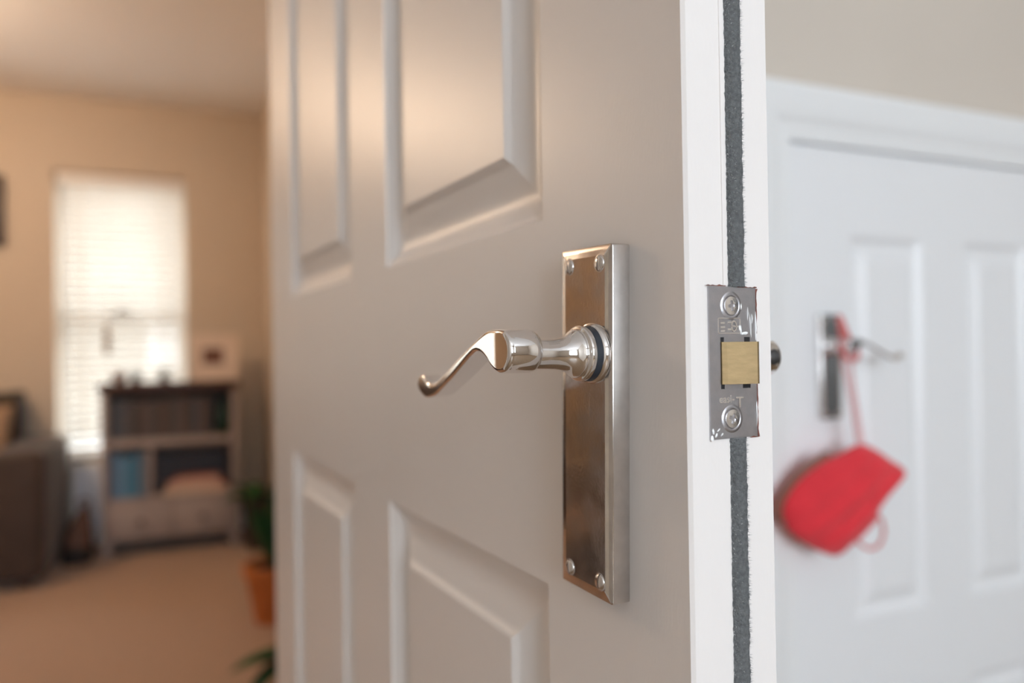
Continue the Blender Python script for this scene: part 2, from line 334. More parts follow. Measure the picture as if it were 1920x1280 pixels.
    # lever: neck, barrel head and scrolled arm
    mb = lathe([(14.0, 10.9), (14.2, 11.25), (15.6, 11.3), (16.2, 11.1), (16.5, 10.6), (16.7, 9.9), (17.0, 9.7), (17.6, 10.0), (18.4, 9.7), (19.2, 9.0), (20.2, 8.2), (21.4, 7.5), (23, 6.9), (25, 6.5), (28, 6.2), (32, 6.1), (37.5, 6.15)])
    hb = lathe([(36.2, 5.5), (36.4, 6.6), (37.0, 7.5), (38.2, 8.25), (39.8, 8.6), (43, 8.65), (49.5, 8.5), (50.6, 8.2), (51.3, 7.6), (51.7, 6.8)], cz=1.5)
    mb.add(hb.v, hb.f)
    pts = cr([Vector((a, b, 0)) for a, b in LEV], 4); n = len(pts)
    nor = []
    for i in range(n):
        tt = (pts[(i+1) % n] - pts[i-1]).normalized(); nor.append(Vector((-tt.y, tt.x, 0)))
    if sum((pts[i].x*pts[(i+1) % n].y - pts[(i+1) % n].x*pts[i].y) for i in range(n)) > 0: nor = [-v for v in nor]
    rr = 1.7; prof = []
    for q in range(7): a = q/6*PI/2; prof.append((38.2 + rr - rr*math.sin(a), -rr + rr*math.cos(a)) if False else (37.5 + rr*(1-math.cos(PI/2-a)) if False else 37.5+rr*(1-math.sin(a)), -rr*(1-math.cos(a))))
    prof = list(reversed(prof)) + [(52.0-rr*(1-math.sin(q/6*PI/2)), -rr*(1-math.cos(q/6*PI/2))) for q in range(7)]
    def drop(u):
        return 0.0 if u < 1 else 0.065*(u-1)**2/10 if u < 6 else 0.065*(u-3.5)
    def Q(u, h, z):                                  # the arm's front turns gently back towards the door
        d_ = drop(u); return P(u + 2.1*d_, h - d_*(h-37.5)/14.5, 3 - (3-z)*(1+0.008*d_))
    vs = [Q(pts[i].x + nor[i].x*off, h, pts[i].y + nor[i].y*off) for h, off in prof for i in range(n)]
    R = len(prof)
    mb.add(vs, [(i*n+k, i*n+(k+1) % n, (i+1)*n+(k+1) % n, (i+1)*n+k) for i in range(R-1) for k in range(n)])
    mb.add(vs[-n:], [tuple(range(n))]); mb.add(vs[:n], [tuple(range(n))])
    lev = mb.obj('lever', M['chrome'], root, smooth=50, tri=True)
    o0 = Vector(P(0, 0, 0)); au = (Vector(P(1, 0, 0))-o0).normalized(); ah = (Vector(P(0, 1, 0))-o0).normalized(); me = lev.data
    front = {}
    for i in range(n):
        u = pts[i].x - 1.7*nor[i].x; sl = 0.065*min(1, max(0, (u-1)/5))
        sl = sl/(1+2.1*sl)
        front[i] = (ah + au*sl).normalized()
    kv = len(me.vertices); cap0 = kv - 2*n
    for p_ in me.polygons:
        if all(cap0 <= v_ < cap0+n for v_ in p_.vertices) and p_.normal.dot(ah) < 0: p_.flip()
    me.update()
    cn = [(0, 0, 0)]*len(me.loops)
    for p_ in me.polygons:
        if all(cap0 <= v_ < cap0+n for v_ in p_.vertices):
            for li in p_.loop_indices: cn[li] = tuple(front[me.loops[li].vertex_index-cap0])
    me.normals_split_custom_set(cn)
    lev['label'] = 'polished chrome scroll lever with curled tip'
    lathe([(8.9, 12.4), (9.6, 12.4), (10.6, 12.1), (11.2, 11.5)]).obj('collar', M['chrome'], lev, smooth=40)
    w_ = lathe([(11.1, 10.9), (11.3, 11.35), (13.7, 11.3), (14.1, 10.9)]).obj('washer', M['rubber'], lev, smooth=40)
    w_['label'] = 'dark blue-black washer ring'
    return plate

# ---------------------------------------------------------------- panelled door leaf
PROF = [(0, 0), (0.5, 1.0), (1.2, 1.5), (3, 2.0), (5, 3.5), (7, 4.8), (10, 6.4), (13, 7.4), (16, 7.8), (19, 7.6), (22, 6.9), (26, 5.6), (30, 4.4), (33, 3.6), (34.5, 3.1), (36, 2.0), (38, 0.7), (39.5, 0.25)]
def leaf(root, W, H, T, panels, m, scale=1.0):
    """door leaf in root-local x (thickness 0..T, face at 0), y (width), z; panels: (y0,y1,z0,z1)"""
    c = 0.0013
    ys = sorted({c, W-c, *[p[0] for p in panels], *[p[1] for p in panels]}); zs = sorted({c, H-c, *[p[2] for p in panels], *[p[3] for p in panels]})
    mb = MB()
    for x in (0, T):
        for i in range(len(ys)-1):
            for j in range(len(zs)-1):
                a, b = (ys[i]+ys[i+1])/2, (zs[j]+zs[j+1])/2
                if any(p[0] < a < p[1] and p[2] < b < p[3] for p in panels): continue
                mb.add([(x, ys[i], zs[j]), (x, ys[i+1], zs[j]), (x, ys[i+1], zs[j+1]), (x, ys[i], zs[j+1])], [(0, 1, 2, 3)])
    per = [(y, 0) for y in ys] + [(W-c, j) for j in zs[1:]] + [(y, H) for y in reversed(ys[:-1])] + [(c, j) for j in reversed(zs[1:-1])]
    inn = [(y, zs[0]) for y in ys] + [(ys[-1], z) for z in zs[1:]] + [(y, zs[-1]) for y in reversed(ys[:-1])] + [(ys[0], z) for z in reversed(zs[1:-1])]
    out = [((0 if y <= c else W if y >= W-c else y), (0 if z <= c else H if z >= H-c else z)) for y, z in inn]
    n = len(inn)
    rings = [[(0, y, z) for y, z in inn], [(c, y, z) for y, z in out], [(T-c, y, z) for y, z in out], [(T, y, z) for y, z in inn]]
    for a, b in zip(rings[:-1], rings[1:]):
        mb.add(a+b, [(k, (k+1) % n, n+(k+1) % n, n+k) for k in range(n)])
    me = bpy.data.meshes.new('door_leaf'); me.from_pydata(mb.v, [], mb.f)
    bm = bmesh.new(); bm.from_mesh(me); bmesh.ops.remove_doubles(bm, verts=bm.verts, dist=1e-6); bmesh.ops.recalc_face_normals(bm, faces=bm.faces)
    bm.to_mesh(me); bm.free(); me.materials.append(m); link('door_leaf', me, root)
    for (y0, y1, z0, z1) in panels:
        mb = MB()
        for side in (0, 1):
            X = (lambda d: d) if side == 0 else (lambda d: T-d)
            for q in range(4):
                vs = []
                for t, d in PROF:
                    t = t/1000*scale; d = d/1000
                    cs = [(y0+t, z0+t), (y1-t, z0+t), (y1-t, z1-t), (y0+t, z1-t)]
                    for e in (cs[q], cs[(q+1) % 4]): vs.append((X(d), *e))
                fs = [(2*i, 2*i+1, 2*i+3, 2*i+2) for i in range(len(PROF)-1)]
                if side: fs = [f[::-1] for f in fs]
                mb.add(vs, [f[::-1] for f in fs])
            t, d = PROF[-1][0]/1000*scale, PROF[-1][1]/1000
            f = (0, 3, 2, 1) if side == 0 else (0, 1, 2, 3)
            mb.add([(X(d), y0+t, z0+t), (X(d), y1-t, z0+t), (X(d), y1-t, z1-t), (X(d), y0+t, z1-t)], [f])
        me = bpy.data.meshes.new('panel'); me.from_pydata(mb.v, [], mb.f); me.materials.append(m)
        me.polygons.foreach_set('use_smooth', [True]*len(me.polygons)); me.set_sharp_from_angle(angle=math.radians(28))
        link('panel', me, root)

# ---------------------------------------------------------------- the open door
DW, DH, DT = 0.766, 1.981, 0.043
DZ = 0.008
door = empty('door_1', (0.1646, 0.2220, DZ), math.radians(5.2))
struct(door, 'open white panelled door with a chrome scroll lever handle', 'door')
zc = CAMZ - DZ                                        # camera height on the door
PA = [(0.100, 0.327), (0.419, 0.648)]
panels = []
for y0, y1 in PA: panels += [(y0, y1, 0.235, zc-0.113), (y0, y1, zc+0.0605, 1.60), (y0, y1, 1.70, 1.86)]
leaf(door, DW, DH, DT, panels, M['door_paint'])
SY, SZ = 0.0475, zc-0.003
handle(door, lambda u, h, z: (-h/1000, SY+u/1000, SZ+z/1000), math.radians(1.4))
handle(door, lambda u, h, z: (DT+h*0.95/1000, SY+u/1000, SZ-0.0048+z/1000), 0.0)
# latch faceplate let into the leading edge (local plane y=0, facing -y)
FX0, FX1, FZ0, FZ1 = 0.0096, 0.0334, zc-0.0350, zc+0.0214
HX0, HX1, HZ0, HZ1 = 0.0150, 0.0300, zc-0.0166, zc+0.0026
mb = MB(); xs = [FX0, HX0, HX1, FX1]; zs = [FZ0, HZ0, HZ1, FZ1]
for i in range(3):
    for j in range(3):
        if i == 1 and j == 1: continue
        mb.box((xs[i], -0.0007, zs[j]), (xs[i+1], 0.002, zs[j+1]))
me = bpy.data.meshes.new('latch_faceplate'); me.from_pydata(mb.v, [], mb.f); bm = bmesh.new(); bm.from_mesh(me)
bmesh.ops.remove_doubles(bm, verts=bm.verts, dist=1e-6)
dup = {}
for f in bm.faces: dup.setdefault(tuple(round(c, 6) for c in f.calc_center_median()), []).append(f)
bmesh.ops.delete(bm, geom=[f for g in dup.values() if len(g) > 1 for f in g], context='FACES_ONLY')
bmesh.ops.recalc_face_normals(bm, faces=bm.faces); bm.to_mesh(me); bm.free(); me.materials.append(M['steel'])
fp = link('latch_faceplate', me, door); fp['label'] = 'small steel latch plate with embossed lettering and brass bolt'
MB().box((HX0-0.0002, -0.0002, HZ0), (HX1+0.0002, 0.0020, HZ1)).obj('aperture_shade', M['dark'], fp)  # door edge is uncut: a dark box paints the shade in the bolt hole
MB().box((0.0170, -0.0005, zc+0.0005), (0.0272, 0.0005, HZ1)).box((0.0170, -0.0005, HZ0), (0.0262, 0.0005, zc-0.0140)).obj('bolt_guide', M['steel'], fp)
# bevelled brass latch bolt
ba, bb, bz0, bz1 = 0.0152, 0.0295, zc-0.0148, zc+0.0008
pr = [(ba, 0.0005), (ba, -0.0012), (ba+0.0016, -0.0022), (bb-0.0012, -0.0060), (bb-0.0003, -0.0059), (bb, -0.0050), (bb, 0.0005)]
n = len(pr); mb = MB().add([(x, y, z) for z in (bz0, bz1) for x, y in pr], [(i, (i+1) % n, n+(i+1) % n, n+i) for i in range(n)] + [tuple(range(n)), tuple(range(2*n-1, n-1, -1))])
bo = mb.obj('latch_bolt', M['brass'], fp, tri=True); bo['label'] = 'bevelled brass latch bolt'
# cross-head screws
def cross_screw(cx, cz, ang, r=0.0034):
    mb = MB(); seg = 32
    dish = [(r*1.55, -0.00071), (r*1.4, -0.00092), (r*1.18, -0.0011), (r*1.06, -0.0009), (r*1.01, -0.00068)]
    def ringv(rr, y): return [(cx + rr*math.cos(2*PI*k/seg), y, cz + rr*math.sin(2*PI*k/seg)) for k in range(seg)]
    vs = sum([ringv(*d) for d in dish], [])
    mb.add(vs, [(i*seg+k, i*seg+(k+1) % seg, (i+1)*seg+(k+1) % seg, (i+1)*seg+k) for i in range(4) for k in range(seg)])
    mb.obj('countersink', M['steel'], fp, smooth=60)
    bm = bmesh.new(); a_, b_ = r*0.16, r*0.58
    cross = [(b_, -a_), (b_, a_), (a_*1.3, a_*1.3), (a_, b_), (-a_, b_), (-a_*1.3, a_*1.3), (-b_, a_), (-b_, -a_), (-a_*1.3, -a_*1.3), (-a_, -b_), (a_, -b_), (a_*1.3, -a_*1.3)]
    ca, sa = math.cos(ang), math.sin(ang)
    co = [(x*ca - y*sa, x*sa + y*ca) for x, y in cross]
    o_ = [bm.verts.new((cx + r*math.cos(2*PI*k/seg), -0.00115, cz + r*math.sin(2*PI*k/seg))) for k in range(seg)]
    o2 = [bm.verts.new((v.co.x + (v.co.x-cx)*0.03, -0.0008, v.co.z + (v.co.z-cz)*0.03)) for v in o_]
    i_ = [bm.verts.new((cx+x, -0.0013, cz+z)) for x, z in co]
    j_ = [bm.verts.new((cx+x*0.75, 0.0003, cz+z*0.75)) for x, z in co]
    for k in range(seg): bm.faces.new((o_[k], o_[(k+1) % seg], o2[(k+1) % seg], o2[k]))
    for k in range(12): bm.faces.new((i_[k], i_[(k+1) % 12], j_[(k+1) % 12], j_[k]))
    bm.faces.new(j_)
    ed = [bm.edges.get((o_[k], o_[(k+1) % seg])) for k in range(seg)] + [bm.edges.get((i_[k], i_[(k+1) % 12])) for k in range(12)]
    bmesh.ops.triangle_fill(bm, use_beauty=True, use_dissolve=False, edges=ed)
    bmesh.ops.recalc_face_normals(bm, faces=bm.faces)
    me = bpy.data.meshes.new('screw'); bm.to_mesh(me); bm.free(); me.materials.append(M['screw']); link('screw', me, fp)
cross_screw(0.0206, zc+0.0143, 0.12); cross_screw(0.0203, zc-0.0277, -0.35)
# embossed lettering and emblem
def text_mesh(body, size, bold=0.0, ext=0.00012):
    cu = bpy.data.curves.new('t', 'FONT'); cu.body = body; cu.size = size; cu.extrude = ext; cu.offset = bold; cu.resolution_u = 4
    o = bpy.data.objects.new('t', cu); C.objects.link(o); bpy.context.view_layer.update()
    me = bpy.data.meshes.new_from_object(o.evaluated_get(bpy.context.evaluated_depsgraph_get())); bpy.data.objects.remove(o); return me
def put_text(body, size, x, z, sx=1.0, bold=0.0):
    me = text_mesh(body, size, bold); me.transform(Matrix.Rotation(PI/2, 4, 'X') @ Matrix.Diagonal((sx, 1, 1, 1)))
    me.transform(Matrix.Translation((x, -0.00078, z))); me.materials.clear(); me.materials.append(M['screw'])
    return link('embossed_lettering', me, fp)
put_text('easi-', 0.0040, 0.0137, zc-0.0216, 1.05, 0.00006)
put_text('T', 0.0056, 0.0222, zc-0.0236, 1.15, 0.00008)
mb = MB(); y0, y1 = -0.0009, -0.0006; ex0, ex1, ez0, ez1 = 0.0138, 0.0250, zc+0.0039, zc+0.0098; lw = 0.00032
for a, b, c, d in ((ex0, ex1, ez1-lw, ez1), (ex0, ex1, ez0, ez0+lw), (ex0, ex0+lw, ez0, ez1), (ex1-lw, ex1, ez0, ez1)): mb.box((a, y0, c), (b, y1, d))
for a, c in ((0.0150, 0.0046), (0.0150, 0.0060), (0.0150, 0.0076), (0.0186, 0.0052), (0.0202, 0.0064), (0.0186, 0.0078)): mb.box((ex0-0.0138+a, y0, zc+c), (a+0.0022, y1, zc+c+0.0006))
mb.add([(0.0218+0.0015*math.cos(2*PI*k/16)*(1 if r else 0.62), y0, zc+0.0067+0.0022*math.sin(2*PI*k/16)*(1 if r else 0.72)) for r in (0, 1) for k in range(16)], [(k, (k+1) % 16, 16+(k+1) % 16, 16+k) for k in range(16)])
mb.box((0.0222, y0, zc+0.0062), (0.0240, y1, zc+0.0068))
mb.obj('embossed_emblem', M['screw'], fp)
# brush seal in the leading edge, above and below the plate
def seal(z0, z1, off):
    X0, X1 = 0.0196+off, 0.0284+off; n = max(4, int((z1-z0)/0.0012)); cs = 7
    mb = MB(); vs = []
    for i in range(n+1):
        z = z0 + (z1-z0)*i/n
        for k in range(cs):
            u = k/(cs-1); hgt = 0.0018*math.sin(PI*min(max(u, 0.0), 1.0))**0.5 if 0 < k < cs-1 else -0.0005
            vs.append((X0 + (X1-X0)*u + random.uniform(-1, 1)*0.00022, -hgt - (random.uniform(0, 0.0004) if 0 < k < cs-1 else 0), z))
    mb.add(vs, [(i*cs+k, i*cs+k+1, (i+1)*cs+k+1, (i+1)*cs+k) for i in range(n) for k in range(cs-1)])
    s = mb.obj('brush_seal', M['pile'], door, smooth=80); s['label'] = 'charcoal grey brush seal strip'
    mb = [MB(), MB()]; a, b = max(z0, zc-0.30), min(z1, zc+0.30)
    for q in range(int((b-a)*26000)):
        z = random.uniform(a, b); u = random.random(); pale = (u < 0.42 and random.random() < 0.16 + 0.3*max(0, math.sin(z*95)))
        x = X0 + (X1-X0)*u; L = random.uniform(0.0006, 0.0016)
        d = Vector(((u-0.5)*1.7 + random.uniform(-0.5, 0.5), -1.0, random.uniform(-0.6, 0.6))).normalized()
        p = Vector((x, -0.0014*math.sin(PI*u)**0.5, z)); wv = Vector((random.uniform(-1, 1), 0, random.uniform(-1, 1)))*0.00009*(2.6 if pale else 1)
        mb[1 if pale else 0].add([p-wv, p+wv, p+d*L], [(0, 1, 2)])
    for k, nm in ((0, 'fibre'), (1, 'fibre_pale')):
        me = bpy.data.meshes.new('pile_fibres'); me.from_pydata(mb[k].v, [], mb[k].f); me.materials.append(M[nm]); tag(link('pile_fibres', me, s), kind='stuff')
seal(FZ1, DH-0.002, 0.0); seal(0.002, FZ0, -0.0004)
# lip of the seal groove, paint dabs and bared undercoat round the plate
MB().box((0.0173, -0.00035, FZ1+0.0005), (0.0192, 0.0005, DH-0.003)).obj('groove_lip', M['door_paint'], door)
mb = MB()
for (x0, x1, z, th) in ((FX0-0.0012, FX0+0.0085, FZ1+0.0001, 0.0007), (FX1-0.0095, FX1+0.0006, FZ1-0.0002, 0.0006), (FX1-0.0040, FX1+0.0003, FZ0-0.0004, 0.0006)):
    k = 9; vs = []
    for i in range(k+1):
        x = x0 + (x1-x0)*i/k; j = random.uniform(0.2, 1.0)*th
        vs += [(x, -0.00075, z), (x, -0.00075, z+j)]
    mb.add(vs, [(2*i, 2*i+2, 2*i+3, 2*i+1) for i in range(k)])
for (z0, z1, th) in ((FZ1-0.0005, FZ1-0.0175, 0.0009), (FZ0+0.022, FZ0-0.0003, 0.0008)):
    k = 14; vs = []
    for i in range(k+1):
        z = z0 + (z1-z0)*i/k; j = random.uniform(0.15, 1.0)*th*(1.5 if i < 2 or i > k-2 else 0.7)
        vs += [(FX1-0.0002, -0.00076, z), (FX1+j, -0.00076, z)]
    mb.add(vs, [(2*i, 2*i+2, 2*i+3, 2*i+1) for i in range(k)])
o = mb.obj('bared_undercoat', M['undercoat'], fp); o['label'] = 'red-brown undercoat showing round the plate edge'
mb = MB()
def dab(cx, cz, rx, rz, ang=0.0):
    k = 10; vs = [(cx, -0.0013, cz)]
    for i in range(k):
        a = 2*PI*i/k; q = random.uniform(0.75, 1.2); x, z = rx*q*math.cos(a), rz*q*math.sin(a)
        vs.append((cx + x*math.cos(ang) - z*math.sin(ang), -0.00074, cz + x*math.sin(ang) + z*math.cos(ang)))
    mb.add(vs, [(0, 1+i, 1+(i+1) % k) for i in range(k)])
for d in ((0.0108, -0.0320, 0.0005, 0.0012, 0.2), (0.0122, -0.0335, 0.0004, 0.0010, -0.5), (0.0134, -0.0315, 0.0003, 0.0009, -0.9), (0.0150, -0.0333, 0.0003, 0.0008, -0.8),
          (0.0102, -0.0345, 0.0008, 0.0012, 0.3), (0.0290, 0.0115, 0.0003, 0.0030, -0.05), (0.0303, 0.0070, 0.0003, 0.0045, 0.08), (0.0312, 0.0095, 0.00025, 0.0020, 0.0),
          (0.0255, 0.0140, 0.0005, 0.0013, 0.0), (0.0252, 0.0055, 0.0006, 0.0020, 0.2), (0.0330, -0.0270, 0.0003, 0.0050, 0.0), (0.0331, 0.0060, 0.0003, 0.0060, 0.0), (0.0272, 0.0040, 0.0016, 0.0006, 0.1)):
    dab(d[0], zc+d[1], *d[2:])
o = mb.obj('paint_dabs', M['dab'], fp, smooth=60); o['label'] = 'white paint dabs on the steel plate'
for z in (0.22, 1.0, 1.75):
    mb = MB().lathe([(0.0055, -0.05), (0.006, -0.048), (0.006, 0.048), (0.0055, 0.05)], 16, (DT+0.003, DW+0.001, z)); mb.box((DT*0.25, DW, z-0.05), (DT+0.002, DW+0.0015, z+0.05))
    mb.obj('hinge', M['steel'], door, smooth=40)

# ---------------------------------------------------------------- cupboard door in the hall wall
cd = empty('door_2', (CX0+0.002, CY+0.004, 0.006), -PI/2)        # local y -> +X, local x -> -Y ... see below
cd.rotation_euler = (0, 0, 0)
struct(cd, 'closed white panelled cupboard door with a red mask on its handle', 'door')
cw, ch = CX1-CX0-0.004, CTOP-0.008
hold = empty('tmp', (0, 0, 0))
pan = []
for a, b in ((0.112, 0.260), (0.352, 0.500)): pan += [(a, b, 0.62, 1.172-0.006), (a, b, 0.16, 0.50)]
before = set(bpy.data.objects)
leaf(hold, cw, ch, 0.035, pan, M['cup_paint'], 0.85)
for o in list(hold.children):                                     # swap axes: leaf x (thickness) -> +Y, leaf y (width) -> +X
    o.data.transform(Matrix(((0, 1, 0, 0), (1, 0, 0, 0), (0, 0, 1, 0), (0, 0, 0, 1)))); o.data.flip_normals(); o.parent = cd
bpy.data.objects.remove(hold)
HX, HZ = 0.8095-(CX0+0.002), CAMZ-0.005-0.006
handle(cd, lambda u, h, z: (HX+u/1000-0.0056*0, -h/1000, HZ+z/1000), 0.0)
mb = MB()
for z in (0.25, 1.08): mb.lathe([(0.005, -0.04), (0.005, 0.04)], 12, (cw+0.001, -0.003, z))
mb.obj('hinge', M['steel'], cd, smooth=40)
# lining and moulded architrave round it
mb = MB(); a, b, z = CX0-0.018, CX1+0.018, CTOP+0.016
mb.box((a, CY-0.004, 0), (CX0, CY+0.10, CTOP)); mb.box((CX1, CY-0.004, 0), (b, CY+0.10, CTOP)); mb.box((a, CY-0.004, CTOP), (b, CY+0.10, z))
struct(mb.obj('trim_3', M['trim_paint']), 'white lining round the cupboard door', 'door frame')
ap = [(0, 0.012), (0, -0.004), (0.003, -0.006), (0.012, -0.006), (0.016, -0.009), (0.024, -0.013), (0.034, -0.015), (0.056, -0.016), (0.062, -0.014), (0.066, -0.010), (0.066, 0.012)]
mb = MB(); x0, x1, zt = CX0-0.010, CX1+0.010, CTOP+0.010; vs = []
for t_, y in ap: vs += [(x0-t_, CY+y, 0), (x0-t_, CY+y, zt+t_), (x1+t_, CY+y, zt+t_), (x1+t_, CY+y, 0)]
mb.add(vs, [(4*i+q, 4*i+q+1, 4*i+q+5, 4*i+q+4) for i in range(len(ap)-1) for q in range(3)])
struct(mb.obj('trim_4', M['trim_paint'], smooth=20), 'white moulded architrave round the cupboard door', 'architrave')
skirting('baseboard_hall', (1.44, CY-0.004, 0), (2.1, CY+0.012, 0.12), 'white skirting board beside the cupboard door')

# ---------------------------------------------------------------- red face mask hanging from the cupboard lever
MO = [(0.8206, 0.8633), (0.8479, 0.8551), (0.8760, 0.8390), (0.9028, 0.8234), (0.8974, 0.8128), (0.8713, 0.7932), (0.8507, 0.7734), (0.8454, 0.7596), (0.8300, 0.7490), (0.8136, 0.7381), (0.7913, 0.7280),
      (0.7751, 0.7202), (0.7493, 0.7282), (0.7092, 0.7501), (0.6920, 0.7690), (0.6864, 0.7898), (0.6973, 0.8090), (0.7245, 0.8305), (0.7567, 0.8452), (0.7897, 0.8548)]
MO = [(x, z+0.02) for x, z in MO]
mk = empty('face_mask', (0.795, 0.745, 0.74)); ox, oy, oz = mk.location
tag(mk, 'red cloth face mask hanging by its elastic from the cupboard handle', 'face mask')
ol = cr([Vector((x, z, 0)) for x, z in MO], 4); n = len(ol); cen = Vector((0.795, 0.812, 0))
dirv = Vector((0.86, 0.5, 0)).normalized()
def mask_side(sgn, m, name, sh=(0, 0), grow=1.0):
    mb = MB(); R = 10; vs = []
    for r in range(R+1):
        f = 1 - r/R*0.98
        for p in ol:
            q = cen + (p-cen)*f*grow
            bulge = 0.021*(1-f**2.2)**0.6
            along = (q-cen).dot(Vector((-dirv.y, dirv.x, 0)))
            pleat = 0.0022*math.sin(along*190)*min(1, (1-f)*4)
            vs.append((q.x+sh[0]-ox, 0.735 - oy + sgn*(bulge+pleat*0.8+0.0012), q.y+sh[1]-oz))
    mb.add(vs, [(i*n+k, i*n+(k+1) % n, (i+1)*n+(k+1) % n, (i+1)*n+k) for i in range(R) for k in range(n)] + [tuple(range(R*n, R*n+n))])
    return mb
fb = mask_side(-1, None, ''); bk = mask_side(1, None, '')
bk.v = [(x, y*1.0 if y < 0.014 else 0.014, z) for x, y, z in bk.v]
fb.add(bk.v, bk.f); N0 = len(ol)
half = len(fb.v)//2; fb.f += [(k, (k+1) % n, half+(k+1) % n, half+k) for k in range(n)]
fb.obj('mask_body', M['red'], mk, smooth=60, tri=True)
# thin brown strip along the upper left edge
fl = [p for p in ol if p.x < 0.775 and p.y > 0.79]
mb = MB(); vs = []
for p in fl:
    q = cen + (p-cen)*1.0; r_ = p + (p-cen).normalized()*0.006
    vs += [(q.x-ox, 0.737-oy, q.y-oz), (r_.x-ox, 0.742-oy, r_.y-oz), (r_.x-ox, 0.744-oy, r_.y-oz)]
mb.add(vs, [(3*i+j, 3*i+j+1, 3*i+j+4, 3*i+j+3) for i in range(len(fl)-1) for j in range(2)])
mb.obj('lining', M['mask_edge'], mk, smooth=60)
def strap(name, pts, m, r=0.0021):
    MB().tube([(p.x-ox, p.y-oy, p.z-oz) for p in cr([Vector(p) for p in pts], 6, False)], r, 8).obj(name, m, mk, smooth=70)
NX, NY, NZ = 0.8095, 0.7515, CAMZ-0.005
strap('ear_loop', [(0.8200, 0.737, 0.883), (0.8150, 0.742, 0.94), (0.8060, 0.745, 0.985), (0.8000, 0.747, NZ-0.002), (0.8020, 0.748, NZ+0.008), (0.8095, 0.748, NZ+0.0105), (0.8180, 0.747, NZ+0.006), (0.8195, 0.746, NZ-0.006), (0.8185, 0.744, 0.975), (0.8235, 0.741, 0.93), (0.8280, 0.737, 0.882)], M['elastic_pale'])
strap('ear_loop_twist', [(0.8020, 0.744, NZ+0.012), (0.7970, 0.742, NZ+0.030), (0.7960, 0.742, NZ+0.040), (0.8000, 0.741, NZ+0.030), (0.8075, 0.739, NZ+0.012), (0.8190, 0.738, NZ-0.002), (0.8230, 0.738, NZ-0.012), (0.8160, 0.737, NZ-0.018), (0.8060, 0.739, NZ-0.017), (0.8010, 0.742, NZ-0.008), (0.8010, 0.744, NZ+0.004)], M['elastic'], 0.0034)
strap('lower_loop', [(0.8440, 0.737, 0.792), (0.8500, 0.737, 0.786), (0.8603, 0.737, 0.778), (0.8649, 0.738, 0.7595), (0.8565, 0.738, 0.7445), (0.8395, 0.738, 0.7408), (0.8201, 0.737, 0.7502), (0.8080, 0.737, 0.762)], M['elastic'], 0.0023)

# ---------------------------------------------------------------- venetian blind
bl = empty('venetian_blind', ((WX0+WX1)/2, 4.655, WZ0))
tag(bl, 'cream slatted venetian blind hanging in the tall window', 'blind')
hw = (WX1-WX0)/2 - 0.008
rbox('head_rail', (-hw, -0.03, 1.505), (hw, 0.03, 1.555), 0.004, M['blind_rail'], bl)
rbox('bottom_rail', (-hw, -0.025, 0.012), (hw, 0.025, 0.034), 0.004, M['blind_rail'], bl)
mb = MB(); k = 7; tilt = math.radians(-36); vs = []
for s_ in (0, 1):
    for x in (-hw, hw):
        for i in range(k):
            u = (i/(k-1)-0.5)*0.05; zz = -0.0016*(2*u/0.05)**2 + (0.0022 if s_ else 0)
            vs.append((x, u*math.cos(tilt) - zz*math.sin(tilt), u*math.sin(tilt) + zz*math.cos(tilt)))
fs = [(s_*2*k+i, s_*2*k+i+1, s_*2*k+k+i+1, s_*2*k+k+i) for s_ in (0, 1) for i in range(k-1)]
fs += [(0, k, 3*k, 2*k), (k-1, 2*k-1, 4*k-1, 3*k-1), tuple(list(range(k)) + list(range(3*k-1, 2*k-1, -1))), tuple(list(range(k, 2*k)) + list(range(4*k-1, 3*k-1, -1)))]
slat = mb.add(vs, fs).mesh('slat', M['blind'], 30)
zz = 0.058
while zz < 1.49:
    link('slat', slat, bl, (0, 0, zz)); zz += 0.0433
for x in (-0.20, 0.20):
    for y in (-0.027, 0.027): MB().box((x-0.002, y-0.0006, 0.03), (x+0.002, y+0.0006, 1.51)).obj('ladder_cord', M['cord'], bl)
MB().tube([(-0.075, -0.036, 1.51), (-0.075, -0.037, 0.72)], 0.0012, 6).obj('pull_cord', M['cord'], bl)
MB().lathe([(0.004, 0.04), (0.010, 0.03), (0.016, 0.0), (0.017, -0.10), (0.010, -0.13)], 14, (-0.075, -0.046, 0.70)).obj('cord_tassel', M['tassel'], bl, smooth=40)

# ---------------------------------------------------------------- far room furniture
# bookcase
BX0, BX1, BY0, BY1 = -0.412, 0.226, 4.19, 4.50
bc = empty('bookcase', ((BX0+BX1)/2, (BY0+BY1)/2, 0)); tag(bc, 'low grey-brown bookcase with dark top standing under the blind', 'bookcase')
ox, oy = bc.location.x, bc.location.y
def bpart(name, a, b, m, r=0.004): return rbox(name, (a[0]-ox, a[1]-oy, a[2]), (b[0]-ox, b[1]-oy, b[2]), r, m, bc, 2)
bpart('top', (BX0-0.012, BY0-0.012, 0.828), (BX1+0.012, BY1+0.005, 0.866), M['case_top'])
for x in (BX0, BX1-0.03): bpart('side_panel', (x, BY0, 0.07), (x+0.03, BY1, 0.828), M['case'])
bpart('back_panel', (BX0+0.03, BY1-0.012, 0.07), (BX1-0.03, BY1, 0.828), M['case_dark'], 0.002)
bpart('shelf', (BX0+0.03, BY0+0.004, 0.545), (BX1-0.03, BY1-0.012, 0.585), M['case'])
bpart('shelf', (BX0+0.03, BY0+0.004, 0.262), (BX1-0.03, BY1-0.012, 0.290), M['case'])
bpart('divider', (-0.205, BY0+0.01, 0.290), (-0.183, BY1-0.012, 0.545), M['case'])
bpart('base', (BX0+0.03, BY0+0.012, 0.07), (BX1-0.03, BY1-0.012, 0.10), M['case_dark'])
mid = (BX0+BX1)/2
